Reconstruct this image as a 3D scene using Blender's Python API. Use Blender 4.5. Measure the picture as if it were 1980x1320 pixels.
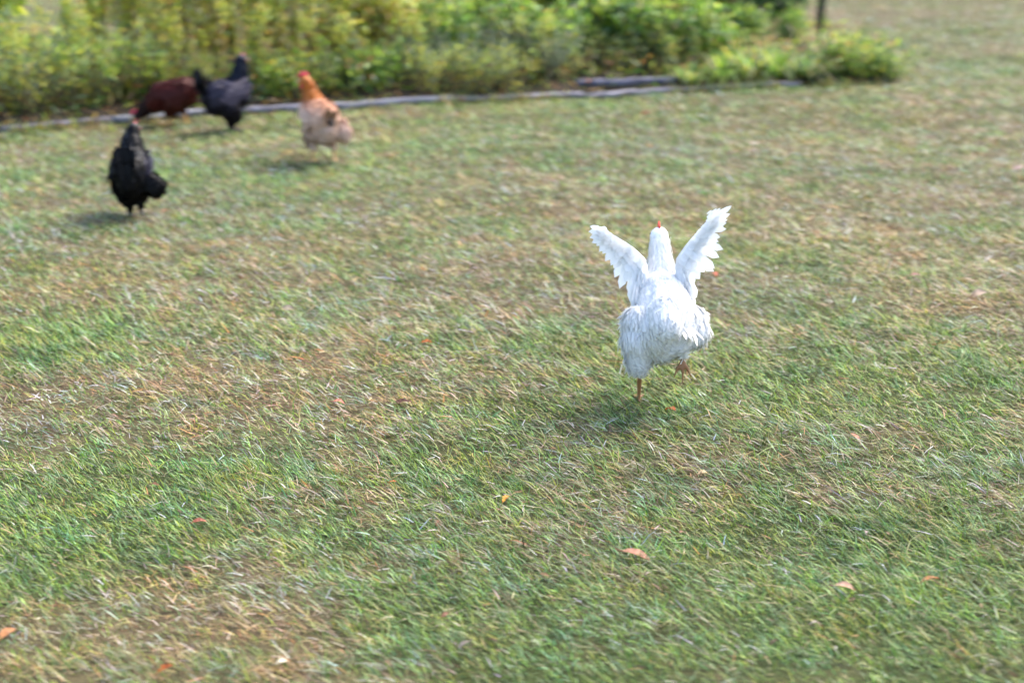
import bpy, bmesh, math, random
import numpy as np
from mathutils import Vector, Matrix

for o in list(bpy.data.objects):
    bpy.data.objects.remove(o)
SC = bpy.context.scene
COL = SC.collection
R = math.radians
rng = np.random.default_rng(7)
random.seed(7)

# ------------------------------------------------------------------ camera, sky, sun, exposure
CAM_H, PITCH, FPX = 1.45, R(18.3), 2750.0          # FPX: focal length in pixels of a 1980 wide frame
cam = bpy.data.cameras.new('camera')
cam.lens = 50.0; cam.sensor_width = 36.0
cam.clip_start = 0.05; cam.clip_end = 1000
cam.dof.use_dof = True
cam.dof.focus_distance = 3.7
cam.dof.aperture_fstop = 2.2
cam.dof.aperture_ratio = 0.62
camo = bpy.data.objects.new('camera', cam); COL.objects.link(camo)
camo.location = (0, 0, CAM_H); camo.rotation_euler = (math.pi/2 - PITCH, 0, 0)
SC.camera = camo

SUN_EL, SUN_AZ = R(48), R(38)                       # azimuth measured from +X (right) towards +Y (away)
w = bpy.data.worlds.new("World"); SC.world = w; w.use_nodes = True
nt = w.node_tree; nt.nodes.clear()
sky = nt.nodes.new('ShaderNodeTexSky'); sky.sky_type = 'NISHITA'; sky.sun_disc = False
sky.sun_elevation = SUN_EL; sky.sun_rotation = math.pi/2 - SUN_AZ
sky.air_density = 1.0; sky.dust_density = 3.0; sky.ozone_density = 1.0
bg = nt.nodes.new('ShaderNodeBackground'); bg.inputs['Strength'].default_value = 0.15
ow = nt.nodes.new('ShaderNodeOutputWorld')
nt.links.new(sky.outputs[0], bg.inputs[0]); nt.links.new(bg.outputs[0], ow.inputs[0])
sl = bpy.data.lights.new('sun', 'SUN'); sl.energy = 1.4; sl.angle = R(28); sl.color = (1.0, 0.93, 0.82)
so = bpy.data.objects.new('sun', sl); COL.objects.link(so)
sd = Vector((math.cos(SUN_EL)*math.cos(SUN_AZ), math.cos(SUN_EL)*math.sin(SUN_AZ), math.sin(SUN_EL)))
so.rotation_euler = sd.to_track_quat('Z', 'Y').to_euler(); so.location = sd*20
SC.view_settings.view_transform = 'Standard'; SC.view_settings.look = 'None'
SC.view_settings.gamma = 1.0; SC.view_settings.exposure = 1.92
SC.render.engine = 'CYCLES'
SC.cycles.use_denoising = True
SC.cycles.max_bounces = 9; SC.cycles.diffuse_bounces = 7; SC.cycles.transmission_bounces = 6
SC.cycles.transparent_max_bounces = 4

# ------------------------------------------------------------------ helpers
def at(px, py, z=0.0):
    """point of the 1980x1320 photograph -> point on the plane z"""
    x = (px-990)/FPX; y = (660-py)/FPX
    d = np.array([x, math.cos(PITCH)+y*math.sin(PITCH), -math.sin(PITCH)+y*math.cos(PITCH)])
    t = (z-CAM_H)/d[2]
    return np.array([d[0]*t, d[1]*t, z])

def _hash(ix, iy, s):
    h = (ix.astype(np.int64)*374761393 + iy.astype(np.int64)*668265263 + s*974711) & 0xffffffff
    h = ((h ^ (h >> 13))*1274126177) & 0xffffffff
    return ((h ^ (h >> 16)) & 0xffff)/65535.0
def vnoise(x, y, scale, seed=0):
    x = np.asarray(x, float)/scale; y = np.asarray(y, float)/scale
    ix = np.floor(x); iy = np.floor(y); fx = x-ix; fy = y-iy
    fx = fx*fx*(3-2*fx); fy = fy*fy*(3-2*fy)
    a = _hash(ix, iy, seed); b = _hash(ix+1, iy, seed); c = _hash(ix, iy+1, seed); d = _hash(ix+1, iy+1, seed)
    return (a*(1-fx)+b*fx)*(1-fy)+(c*(1-fx)+d*fx)*fy

def mesh_np(name, V, faces, cols=None, smooth=False):
    """faces: list of (n,k) int arrays"""
    me = bpy.data.meshes.new(name)
    V = np.ascontiguousarray(V, np.float32)
    faces = [f for f in faces if len(f)]
    me.vertices.add(len(V)); me.vertices.foreach_set('co', V.ravel())
    loops = np.concatenate([f.ravel() for f in faces]).astype(np.int32)
    tot = np.concatenate([np.full(len(f), f.shape[1], np.int32) for f in faces])
    start = np.concatenate([[0], np.cumsum(tot)[:-1]]).astype(np.int32)
    me.loops.add(len(loops)); me.loops.foreach_set('vertex_index', loops)
    me.polygons.add(len(tot)); me.polygons.foreach_set('loop_start', start); me.polygons.foreach_set('loop_total', tot)
    if smooth: me.polygons.foreach_set('use_smooth', np.ones(len(tot), bool))
    if cols is not None:
        a = me.attributes.new('Col', 'FLOAT_COLOR', 'POINT')
        c = np.ones((len(V), 4), np.float32); c[:, :3] = cols
        a.data.foreach_set('color', c.ravel())
    me.update(calc_edges=True); me.validate()
    return me

def link(name, me, mat=None, parent=None, label=None, cat=None, group=None, kind=None, loc=None):
    o = bpy.data.objects.new(name, me); COL.objects.link(o)
    if mat is not None and me is not None: me.materials.append(mat)
    if parent: o.parent = parent
    if loc is not None: o.location = loc
    tag(o, label, cat, group, kind)
    return o
def tag(o, label=None, cat=None, group=None, kind=None):
    if label: o['label'] = label
    if cat: o['category'] = cat
    if group: o['group'] = group
    if kind: o['kind'] = kind
def empty(name, loc, rz=0, **k):
    o = link(name, None, **k); o.location = loc; o.rotation_euler = (0, 0, rz); o.empty_display_size = .05
    return o

def mat_attr(name, rough=0.7, transl=0.0, var=0.0, vscale=60.0, spec=0.3, sheen=0.0, bump=0.0):
    m = bpy.data.materials.new(name); m.use_nodes = True
    n = m.node_tree.nodes; l = m.node_tree.links; n.clear()
    out = n.new('ShaderNodeOutputMaterial'); p = n.new('ShaderNodeBsdfPrincipled')
    at_ = n.new('ShaderNodeAttribute'); at_.attribute_name = 'Col'
    p.inputs['Roughness'].default_value = rough
    p.inputs['Specular IOR Level'].default_value = spec
    if sheen: p.inputs['Sheen Weight'].default_value = sheen
    src = at_.outputs['Color']
    g = n.new('ShaderNodeNewGeometry'); nz = n.new('ShaderNodeTexNoise'); nz.inputs['Scale'].default_value = vscale
    nz.inputs['Detail'].default_value = 4
    l.new(g.outputs['Position'], nz.inputs['Vector'])
    if var:
        mr = n.new('ShaderNodeMapRange'); mr.inputs['To Min'].default_value = 1-var; mr.inputs['To Max'].default_value = 1+var
        l.new(nz.outputs['Fac'], mr.inputs['Value'])
        mx = n.new('ShaderNodeMix'); mx.data_type = 'RGBA'; mx.blend_type = 'MULTIPLY'; mx.inputs['Factor'].default_value = 1
        l.new(src, mx.inputs['A']); l.new(mr.outputs[0], mx.inputs['B']); src = mx.outputs['Result']
    if bump:
        b = n.new('ShaderNodeBump'); b.inputs['Strength'].default_value = bump; b.inputs['Distance'].default_value = .01
        l.new(nz.outputs['Fac'], b.inputs['Height']); l.new(b.outputs[0], p.inputs['Normal'])
    l.new(src, p.inputs['Base Color'])
    if transl:
        t = n.new('ShaderNodeBsdfTranslucent'); l.new(src, t.inputs['Color'])
        ms = n.new('ShaderNodeMixShader'); ms.inputs[0].default_value = transl
        l.new(p.outputs[0], ms.inputs[1]); l.new(t.outputs[0], ms.inputs[2]); l.new(ms.outputs[0], out.inputs[0])
    else:
        l.new(p.outputs[0], out.inputs[0])
    return m

def unit(v):
    v = np.asarray(v, float); return v/np.maximum(np.linalg.norm(v, axis=-1, keepdims=True), 1e-9)

# leaf / feather strips: base, mid, three-quarter, tip
def strips(P, D, N, L, W, bend=0.2, prof=((0, .35), (.38, 1.), (.8, .72)), cup=0.0):
    """P base points, D unit directions, N unit 'up' normals, L lengths, W widths -> V, quads, tris ; 7 verts each"""
    n = len(P); D = unit(D); S = unit(np.cross(D, N)); N = unit(np.cross(S, D))
    L = np.broadcast_to(L, n)[:, None]; W = np.broadcast_to(W, n)[:, None]; bend = np.broadcast_to(bend, n)[:, None]
    V = np.zeros((n, 7, 3))
    for k, (t, wd) in enumerate(prof):
        c = P + D*L*t - N*L*bend*t*t
        V[:, 2*k] = c - S*W*.5*wd - N*W*cup*wd; V[:, 2*k+1] = c + S*W*.5*wd - N*W*cup*wd
    V[:, 6] = P + D*L - N*L*bend
    b = (np.arange(n)*7)[:, None]
    Q = np.concatenate([b+[0, 1, 3, 2], b+[2, 3, 5, 4]]); T = b+[4, 5, 6]
    return V.reshape(-1, 3), Q, T

class Batch:
    """collects vertex/face pieces for one mesh"""
    def __init__(s): s.V = []; s.F = []; s.C = []; s.n = 0; s.SN = []; s.hasn = False
    def add(s, V, faces, C, SN=None):
        V = np.asarray(V, float); s.SN.append(np.zeros_like(V) if SN is None else SN); s.hasn |= SN is not None
        for f in faces: s.F.append(np.asarray(f)+s.n)
        s.V.append(V); C = np.asarray(C, float)
        s.C.append(np.broadcast_to(C, V.shape).copy() if C.ndim == 1 else C); s.n += len(V)
    def strips(s, P, D, N, L, W, C, tipC=None, SN=None, **k):
        V, Q, T = strips(np.asarray(P, float), D, np.asarray(N, float), L, W, **k)
        C = np.broadcast_to(np.asarray(C, float), (len(P), 3)); c = np.repeat(C, 7, 0).reshape(-1, 7, 3).copy()
        if tipC is not None: c[:, 4:] = np.broadcast_to(tipC, (len(P), 3))[:, None]
        if SN is not None: SN = np.repeat(unit(np.broadcast_to(np.asarray(SN, float), (len(P), 3))), 7, 0)
        s.add(V, [Q, T], c.reshape(-1, 3), SN)
    def tube(s, pts, rad, C, k=6):
        pts = np.asarray(pts, float); rad = np.broadcast_to(rad, len(pts)); m = len(pts)
        d = unit(np.gradient(pts, axis=0)); ref = np.array([.3, .2, 1.]) if abs(d[0, 2]) < .9 else np.array([1., .1, 0])
        a = unit(np.cross(d, ref)); b = np.cross(d, a); th = np.arange(k)*2*math.pi/k
        V = (pts[:, None]+rad[:, None, None]*(np.cos(th)[None, :, None]*a[:, None]+np.sin(th)[None, :, None]*b[:, None])).reshape(-1, 3)
        i = np.arange(m-1)[:, None]*k; j = np.arange(k)[None]; j2 = (j+1) % k
        Q = np.stack([i+j, i+j2, i+k+j2, i+k+j], -1).reshape(-1, 4)
        s.add(V, [Q, (m-1)*k+np.arange(k)[None]], C)
    def mesh(s, name, smooth=False):
        by = {}
        for f in s.F:
            if len(f): by.setdefault(f.shape[1], []).append(f)
        me = mesh_np(name, np.concatenate(s.V), [np.concatenate(v) for v in by.values()], np.concatenate(s.C), smooth or s.hasn)
        if s.hasn: me.normals_split_custom_set_from_vertices(np.concatenate(s.SN).tolist())
        return me

def pick(cols, n, jit=.12, w=None):
    c = np.array(cols, float); i = rng.choice(len(c), n, p=None if w is None else np.array(w)/sum(w))
    out = c[i]*(1+rng.normal(0, jit, (n, 1)))*(1+rng.normal(0, jit*.35, (n, 3)))
    return np.clip(out, .004, .9)

# ------------------------------------------------------------------ the lawn
GREEN = [(150, 960, .40, .5), (380, 985, .35, .45), (40, 1010, .3, .4), (850, 830, .32, .4), (1010, 850, .3, .4), (1230, 830, .32, .45),
         (1120, 1090, .25, .3), (780, 1060, .22, .3), (1530, 1150, .32, .4), (1880, 1230, .45, .45), (1700, 1270, .3, .35), (70, 640, .3, .5), (190, 665, .25, .45),
         (650, 575, .25, .5), (520, 345, .5, .45), (1750, 700, .4, .3), (950, 275, .7, .2), (1500, 240, .8, .25), (1800, 60, 1.3, .25),
         (900, 1290, .2, .3), (1420, 760, .3, .3), (1850, 1050, .35, .35), (1480, 640, .4, .3), (560, 640, .2, .2), (330, 1290, .15, .1), (1150, 1290, .2, .3)]
TAN = [(300, 720, .38, .4), (450, 770, .3, .35), (250, 1190, .26, .5), (80, 1290, .25, .5), (500, 1190, .2, .4), (1130, 930, .22, .4), (1290, 945, .2, .4),
       (700, 1010, .15, .2), (1650, 930, .25, .35), (150, 430, .6, .4), (400, 430, .5, .35), (850, 560, .35, .3), (1000, 570, .3, .3), (560, 490, .4, .3),
       (1850, 300, 1., .3), (1650, 40, 1., .35), (1480, 880, .2, .3), (730, 720, .3, .35), (1780, 880, .25, .2), (1100, 400, .5, .2), (30, 800, .3, .3)]
def blobs(x, y, L):
    g = np.zeros_like(x)
    for px, py, r, a in L:
        c = at(px, py); g += a*np.exp(-((x-c[0])**2*.8+(y-c[1])**2*.5)/(r*r))
    return g
def greenness(x, y):
    g = .47 + .42*(vnoise(x, y, .55, 1)-.5) + .6*(vnoise(x, y, .2, 2)-.5) + .5*(vnoise(x, y, .08, 3)-.5) + .25*(vnoise(x, y, 2.2, 4)-.5)
    g += .55*blobs(x, y, GREEN) - .6*blobs(x, y, TAN)
    g += .10*np.clip(5-y, 0, 3)/3
    return np.clip(g, 0, 1)
def relief(x, y):
    return .03*(vnoise(x, y, .6, 11)-.5)+.014*(vnoise(x, y, .18, 12)-.5)+.05*(vnoise(x, y, 2.5, 13)-.5)

def graded(lo, hi, n, p):   # denser near zero
    t = np.linspace(-1, 1, n); return np.sign(t)*np.abs(t)**p*hi
xs = np.unique(np.concatenate([np.linspace(-6, 6, 241), graded(-1, 150, 61, 3)]))
ys = np.unique(np.concatenate([np.linspace(.5, 14, 271), np.linspace(14, 24, 60), -np.linspace(0, 12, 25)**1.8+.4, 24+np.linspace(0, 18, 40)**1.8]))
X, Y = np.meshgrid(xs, ys); Z = relief(X, Y)
nx, ny = len(xs), len(ys)
ii = (np.arange(ny-1)[:, None]*nx+np.arange(nx-1)[None]).ravel()
g = greenness(X, Y).ravel()[:, None]
cg = (1-g)*np.array([.105, .078, .045])+g*np.array([.042, .052, .018])
cg *= (.75+.5*vnoise(X, Y, .05, 21)).ravel()[:, None]
m_ground = mat_attr('lawn soil and thatch', rough=.95, var=.45, vscale=140, spec=.1, bump=.5)
link('lawn', mesh_np('lawn', np.stack([X, Y, Z], -1).reshape(-1, 3), [np.stack([ii, ii+1, ii+nx+1, ii+nx], -1)], cg, True), m_ground, kind='structure')

# bed outline (front edge runs left to right, then the end curls back)
FRONT = [at(p[0], p[1]+6)[:2] for p in [(-520, 296), (-200, 264), (0, 243), (230, 224), (480, 211), (850, 190), (1120, 178), (1310, 170), (1520, 165), (1740, 160)]]
BACKR = [at(*p)[:2] for p in [(1762, 148), (1700, 118), (1610, 96), (1560, 60), (1520, 30)]] + [np.array([2.6, 17.]), np.array([.4, 15.5]), np.array([-2.6, 12.4]), np.array([-7.5, 11.6])]
BED = np.array(FRONT+BACKR)
def inside(x, y, poly):
    c = np.zeros(np.shape(x), bool); j = len(poly)-1
    for i in range(len(poly)):
        xi, yi = poly[i]; xj, yj = poly[j]
        c ^= ((yi > y) != (yj > y)) & (x < (xj-xi)*(y-yi)/(yj-yi+1e-12)+xi); j = i
    return c
FX = np.array([p[0] for p in FRONT]); FY = np.array([p[1] for p in FRONT])

# grass: one blade per strip, denser near the camera
def make_grass():
    bands = [(1.5, 2.4, 14000), (2.4, 3.4, 23000), (3.4, 4.6, 16000), (4.6, 6.2, 9000), (6.2, 8.2, 5200), (8.2, 11, 2700), (11, 15, 1300), (15, 22, 600)]
    PX = []; PY = []; 
    for y0, y1, den in bands:
        hw = .37*y1*1.25+.5
        n = int((y1-y0)*2*hw*den); x = rng.uniform(-hw, hw, n); y = rng.uniform(y0, y1, n)
        k = np.abs(x) < .37*y*1.25+.5
        PX.append(x[k]); PY.append(y[k])
    x = np.concatenate(PX); y = np.concatenate(PY)
    g = greenness(x, y)
    keep = ~inside(x, y, BED)
    dens = .62+.4*g+.5*(vnoise(x, y, .07, 31)-.5)
    keep &= rng.random(len(x)) < dens+.12
    x = x[keep]; y = y[keep]; g = g[keep]; n = len(x)
    far = np.clip((y-2.5)/9, 0, 1)
    green = rng.random(n) < np.clip(g*.8+.22, .3, .9)
    C = np.where(green[:, None],
                 pick([(.105, .20, .018), (.18, .28, .025), (.065, .165, .035), (.25, .31, .04), (.12, .23, .09), (.035, .08, .010), (.29, .38, .16)], n, .24),
                 pick([(.30, .245, .125), (.20, .15, .08), (.38, .34, .26), (.26, .26, .09), (.13, .08, .05), (.52, .48, .45), (.34, .18, .07)], n, .24, [4, 3, 2.4, 3, 2, 1.3, .9]))
    # gentle world-space drift of hue: fresher or more yellow patches
    hue = vnoise(x, y, .8, 41)[:, None]
    C = C*(1+(hue-.5)*np.array([.3, .15, -.1]))
    h1 = vnoise(x, y, .055, 42)[:, None]; h2 = vnoise(x, y, .11, 43)[:, None]; h3 = vnoise(x, y, .035, 44)[:, None]
    C = C*(1+(h1-.5)*np.array([.42, 0, -.3]))*(1+(h2-.5)*np.array([-.3, .03, .3]))*(.66+.72*h3)
    C = np.clip(C, .004, .7)
    L = np.where(green, rng.uniform(.018, .042, n), rng.uniform(.015, .045, n))*(1+.5*far)
    L = L*np.where(rng.random(n) < .02, 1.8, 1)
    L *= .55+.5*vnoise(x, y, .3, 33)+.5*vnoise(x, y, .06, 34)
    W = rng.uniform(.0011, .0025, n)*(1+2.4*far)
    az = np.where(rng.random(n) < .7, rng.normal(R(168), R(26), n), rng.uniform(0, 2*math.pi, n))
    el = np.where(green, rng.normal(R(42), R(16), n), rng.normal(R(24), R(15), n)); el = np.clip(el, R(4), R(85))
    D = np.stack([np.cos(az)*np.cos(el), np.sin(az)*np.cos(el), np.sin(el)], -1)
    P = np.stack([x, y, relief(x, y)+np.where(green, -.003, rng.uniform(-.002, .012, n))], -1)
    up = np.stack([-np.sin(el)*np.cos(az), -np.sin(el)*np.sin(az), np.cos(el)], -1)+rng.normal(0, .35, (n, 3))
    S = unit(np.cross(D, up)); N = unit(np.cross(S, D))
    bend = rng.uniform(.05, .5, n)[:, None]
    V = np.zeros((n, 5, 3)); hw = (W*.5)[:, None]; Lc = L[:, None]
    V[:, 0] = P-S*hw; V[:, 1] = P+S*hw
    mid = P+D*Lc*.55-N*Lc*bend*.28
    V[:, 2] = mid-S*hw*.85; V[:, 3] = mid+S*hw*.85
    V[:, 4] = P+D*Lc-N*Lc*bend
    b = (np.arange(n)*5)[:, None]
    return mesh_np('grass', V.reshape(-1, 3), [b+[0, 1, 3, 2], b+[2, 3, 4]], np.repeat(C, 5, 0))
m_grass = mat_attr('grass blades', rough=.5, transl=.28, spec=.35)
link('grass', make_grass(), m_grass, kind='stuff', label='short patchy green and straw coloured lawn grass', cat='grass')

# ------------------------------------------------------------------ the bed: soil, litter, edging
bx0, bx1, by0, by1 = BED[:, 0].min(), BED[:, 0].max(), BED[:, 1].min(), BED[:, 1].max()
gx = np.arange(bx0, bx1, .07); gy = np.arange(by0, by1, .07)
X, Y = np.meshgrid(gx, gy); ins = inside(X, Y, BED)
fy = np.interp(X, FX, FY)
Z = np.clip((Y-fy)*.35, 0, .05)+.02*vnoise(X, Y, .15, 51)+relief(X, Y)+.004
idx = np.arange(X.size).reshape(X.shape)
c = ins[:-1, :-1] & ins[1:, :-1] & ins[:-1, 1:] & ins[1:, 1:]
F = np.stack([idx[:-1, :-1][c], idx[:-1, 1:][c], idx[1:, 1:][c], idx[1:, :-1][c]], -1)
mx = vnoise(X, Y, .12, 52).ravel()[:, None]
cs = (1-mx)*np.array([.022, .018, .013])+mx*np.array([.05, .038, .027])
link('garden_soil', mesh_np('garden_soil', np.stack([X, Y, Z], -1).reshape(-1, 3), [F], cs, True), m_ground, kind='structure')
def soilz(x, y):
    return float(np.clip((y-np.interp(x, FX, FY))*.35, 0, .05)+.01)+float(relief(x, y))

m_wood = mat_attr('weathered timber', rough=.85, var=.5, vscale=45, spec=.2, bump=.6)
def plank(p, q, w_, h, lift, col, label, name='edging_board', seed=0, tilt=0.0):
    """weathered board from p to q (2-D), slightly crooked, with chipped ends"""
    rr = np.random.default_rng(seed); p = np.array(p, float); q = np.array(q, float)
    n = 15; d = unit(q-p); s = np.array([-d[1], d[0]]); V = []; 
    prof = [(-.5, .06), (-.5, .86), (-.42, 1.), (.42, 1.), (.5, .86), (.5, .06), (.42, 0), (-.42, 0)]
    Ln = np.linalg.norm(q-p)
    for i in range(n):
        t = i/(n-1); wob = rr.normal(0, .003); hz = rr.normal(0, .0022)
        for a, b in prof:
            tt = t + (rr.normal(0, .012)/Ln if i in (0, n-1) else 0)
            c2 = p+(q-p)*tt+s*(a*w_+wob)
            zz = lift+.010+b*h+hz+tilt*(t-.5)+rr.normal(0, .0012)
            V.append((c2[0], c2[1], zz+float(relief(p[0]*(1-t)+q[0]*t, p[1]*(1-t)+q[1]*t))))
    V = np.array(V); k = len(prof)
    Q = np.array([[i*k+j, i*k+(j+1) % k, (i+1)*k+(j+1) % k, (i+1)*k+j] for i in range(n-1) for j in range(k)])
    E = [np.arange(k)[::-1][None], (n-1)*k+np.arange(k)[None]]
    C = np.array(col)*.42*(1+rr.normal(0, .4, (len(V), 1)))
    o3 = np.array([(p[0]+q[0])/2, (p[1]+q[1])/2, 0])
    return link(name, mesh_np(name, V-o3, [Q]+E, np.clip(C, .02, .8)), m_wood, label=label, cat='board',
                group='weathered boards edging the flower bed', loc=o3)
def g2(px, py): return at(px, py+6)[:2]
GW = (.36, .35, .41)
plank(g2(-330, 277), g2(-8, 244), .07, .034, -.002, (.24, .23, .28), 'grey edging board running out of the photo at the left edge', seed=1)
plank(g2(0, 243.5), g2(215, 226), .07, .034, -.004, (.27, .25, .31), 'dull purplish edging board left of the pecking red-brown hen', seed=2)
plank(g2(222, 226), g2(392, 216.5), .08, .035, 0, (.40, .41, .46), 'pale edging board right under the pecking red-brown hen', seed=3)
plank(g2(398, 217), g2(620, 205), .075, .035, -.002, (.36, .35, .42), 'edging board between the grey hen and the buff hen', seed=4)
plank(g2(626, 206), g2(872, 189.5), .075, .035, 0, (.46, .45, .52), 'pale edging board starting just right of the buff hen', seed=5)
plank(g2(880, 190), g2(1000, 183), .07, .034, -.004, (.28, .27, .31), 'short dark edging board near the middle of the bed front', seed=6)
plank(g2(1005, 183), g2(1128, 177.5), .07, .034, 0, (.48, .46, .52), 'short pale edging board ending at the doubled board', seed=7)
plank(g2(1134, 179), g2(1345, 169), .075, .033, -.004, (.36, .34, .39), 'lower board lying under the loose doubled board', seed=8)
plank(g2(1352, 169), g2(1545, 165.5), .07, .03, -.003, (.34, .32, .36), 'edging board in front of the strap-leaved lily clump', seed=9)
plank(g2(1112, 171), g2(1308, 165), .10, .042, .036, (.22, .22, .30), 'thick dark loose board lying on top of the edging', name='loose_board', seed=10)

# ------------------------------------------------------------------ plants
m_leaf = mat_attr('leaves', rough=.45, transl=.6, spec=.4)
m_stem = mat_attr('stems', rough=.8, var=.3, vscale=80, spec=.2)
m_petal = mat_attr('petals', rough=.6, transl=.3)
YG = [(0.536, 0.552, 0.074), (0.356, 0.483, 0.074), (0.701, 0.621, 0.106), (0.204, 0.322, 0.053), (0.459, 0.529, 0.211)]
BR = [(0.23, 0.374, 0.036), (0.317, 0.432, 0.043), (0.144, 0.288, 0.05), (0.086, 0.194, 0.036), (0.396, 0.461, 0.101), (0.245, 0.346, 0.187)]
DG = [(0.04, 0.096, 0.028), (0.064, 0.144, 0.04), (0.032, 0.072, 0.032), (0.088, 0.176, 0.056)]
GG = [(0.196, 0.253, 0.161), (0.138, 0.196, 0.127), (0.265, 0.31, 0.218), (0.115, 0.149, 0.092)]
DRY = [(0.374, 0.272, 0.109), (0.449, 0.299, 0.082), (0.231, 0.15, 0.075), (0.422, 0.34, 0.218), (0.408, 0.19, 0.068)]

def sph(n):
    v = rng.normal(size=(n, 3)); return unit(v)

def flower(tip, D, L, W):
    B = Batch(); k = len(D)
    B.strips(np.repeat(tip[None], k, 0)+D*.003, D, np.array([[0, 0, 1.]])*np.ones((k, 3)), L, W, pick([(.80, .55, .04), (.75, .36, .05), (.8, .62, .06)], 1, .05)[0], bend=.1)
    B.tube([tip-[0, 0, .006], tip, tip+[0, 0, .006]], [.004, .008, .003], (.12, .06, .02), 6)
    return B
def stalk_plant(h, nst=9, spread=.16, leafc=YG, dry=.25, dens=80, ll=.085, lw=.022, flowers=5, stemc=(.16, .12, .07), bare=.16, lean=.12):
    """clump of upright leafy stalks: returns dict of parts"""
    st = Batch(); fo = Batch(); fl = []
    for s in range(nst):
        a = rng.uniform(0, 2*math.pi); r0 = rng.uniform(0, .35)*spread
        b = np.array([math.cos(a)*r0, math.sin(a)*r0, 0]); ln = rng.normal(0, lean, 2)
        hh = h*rng.uniform(.7, 1.08); t = np.linspace(0, 1, 7)[:, None]
        pts = b+np.concatenate([np.outer(t[:, 0]**1.4, ln*hh+b[:2]*1.2), t*hh], 1)
        pts[:, :2] += rng.normal(0, .004, (7, 2))
        st.tube(pts, np.linspace(.0042, .0015, 7), np.array(stemc)*rng.uniform(.7, 1.4), 5)
        n = int(dens*hh); tl = rng.uniform(bare*rng.uniform(.5, 1.2), 1, n)
        P = np.stack([np.interp(tl, t[:, 0], pts[:, k]) for k in range(3)], -1)
        az = rng.uniform(0, 2*math.pi, n); el = rng.normal(R(25), R(22), n)
        D = np.stack([np.cos(az)*np.cos(el), np.sin(az)*np.cos(el), np.sin(el)], -1)
        isdry = rng.random(n) < dry*(1.6-1.5*tl)
        C = np.where(isdry[:, None], pick(DRY, n), pick(leafc, n))
        fo.strips(P, D, np.array([0, 0, 1.])+rng.normal(0, .3, (n, 3)), ll*rng.uniform(.5, 1.25, n)*(1.15-.45*tl), lw*rng.uniform(.7, 1.3, n), C, bend=rng.uniform(.1, .7, n))
        # side sprays near the top
        if rng.random() < .8:
            m = int(dens*.5); P2 = pts[-2]+sph(m)*np.array([.05, .05, .09])
            fo.strips(P2, sph(m)+[0, 0, .4], sph(m), ll*.55, lw*.8, pick(leafc, m), bend=.2)
        if flowers and rng.random() < flowers/nst:
            tip = pts[-1] + [0, 0, .01]; k = 10; az = np.arange(k)*2*math.pi/k
            D = np.stack([np.cos(az), np.sin(az), np.full(k, .25)], -1)
            fl.append(flower(tip, D, .026, .013))
    return {'stem': (st, m_stem), 'foliage': (fo, m_leaf), 'flower': [(b, m_petal) for b in fl]}

def bush_plant(h, rad, n=900, leafc=BR, ll=.05, lw=.028, dry=.05, lobes=7, flowers=0, flat=.8):
    st = Batch(); fo = Batch(); fl = []
    cs = []
    for i in range(lobes):
        a = rng.uniform(0, 2*math.pi); r0 = rad*rng.uniform(.1, .75)
        cs.append((np.array([math.cos(a)*r0, math.sin(a)*r0, h*rng.uniform(.35, .82)]), rad*rng.uniform(.3, .5)))
    per = n//lobes
    for c, r in cs:
        b = c*[.25, .25, 0]; t = np.linspace(0, 1, 6)[:, None]
        pts = b*(1-t)+c*t; pts[:, 2] = c[2]*t[:, 0]; pts[:, :2] += rng.normal(0, .006, (6, 2))
        st.tube(pts, np.linspace(.005, .002, 6), (.14, .11, .06), 5)
        u = sph(per); rr = r*rng.uniform(.35, 1.12, per)[:, None]
        P = c+u*rr*[1, 1, flat]; P[:, 2] = np.maximum(P[:, 2], .01)
        D = u*.7+sph(per)*.7+[0, 0, -.1]
        sub = vnoise(P[:, 0]+P[:, 1]*.7, P[:, 2]*1.3, .07, int(rng.integers(99)))
        C = pick(leafc, per)*(.75+.5*sub)[:, None]
        d = rng.random(per) < dry; C[d] = pick(DRY, int(d.sum()))
        fo.strips(P, D, [0, 0, 1.]+rng.normal(0, .5, (per, 3)), ll*rng.uniform(.6, 1.3, per), lw*rng.uniform(.7, 1.2, per), C, bend=rng.uniform(0, .6, per), prof=((0, .2), (.35, 1.), (.75, .7)))
        for _ in range(2):     # long shoots that poke out of the mass
            u1 = unit(rng.normal(size=3)+[0, 0, 1.1]); t6 = np.linspace(0, 1, 6)[:, None]; Lq = rng.uniform(.5, 1.1)*r+.06
            q = c+u1*r*.7+t6*u1*Lq+np.array([0, 0, -.25])*Lq*t6**2; st.tube(q, np.linspace(.002, .0008, 6), (.13, .12, .05), 4)
            m = 16; tq = rng.uniform(.1, 1, m); Pq = np.stack([np.interp(tq, t6[:, 0], q[:, k]) for k in range(3)], -1)
            fo.strips(Pq, sph(m)+u1*.6, sph(m), ll*rng.uniform(.5, 1., m), lw*rng.uniform(.5, .9, m), pick(leafc, m), bend=.3)
        for _ in range(flowers):
            u1 = unit(rng.normal(size=3)+[0, -.6, .8]); tip = c+u1*r*1.1; k = 9; az = np.arange(k)*2*math.pi/k
            D = np.stack([np.cos(az), np.sin(az), np.full(k, .2)], -1)
            fl.append(flower(tip, D, .028, .015))
    return {'stem': (st, m_stem), 'foliage': (fo, m_leaf), 'flower': [(b, m_petal) for b in fl]}

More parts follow.
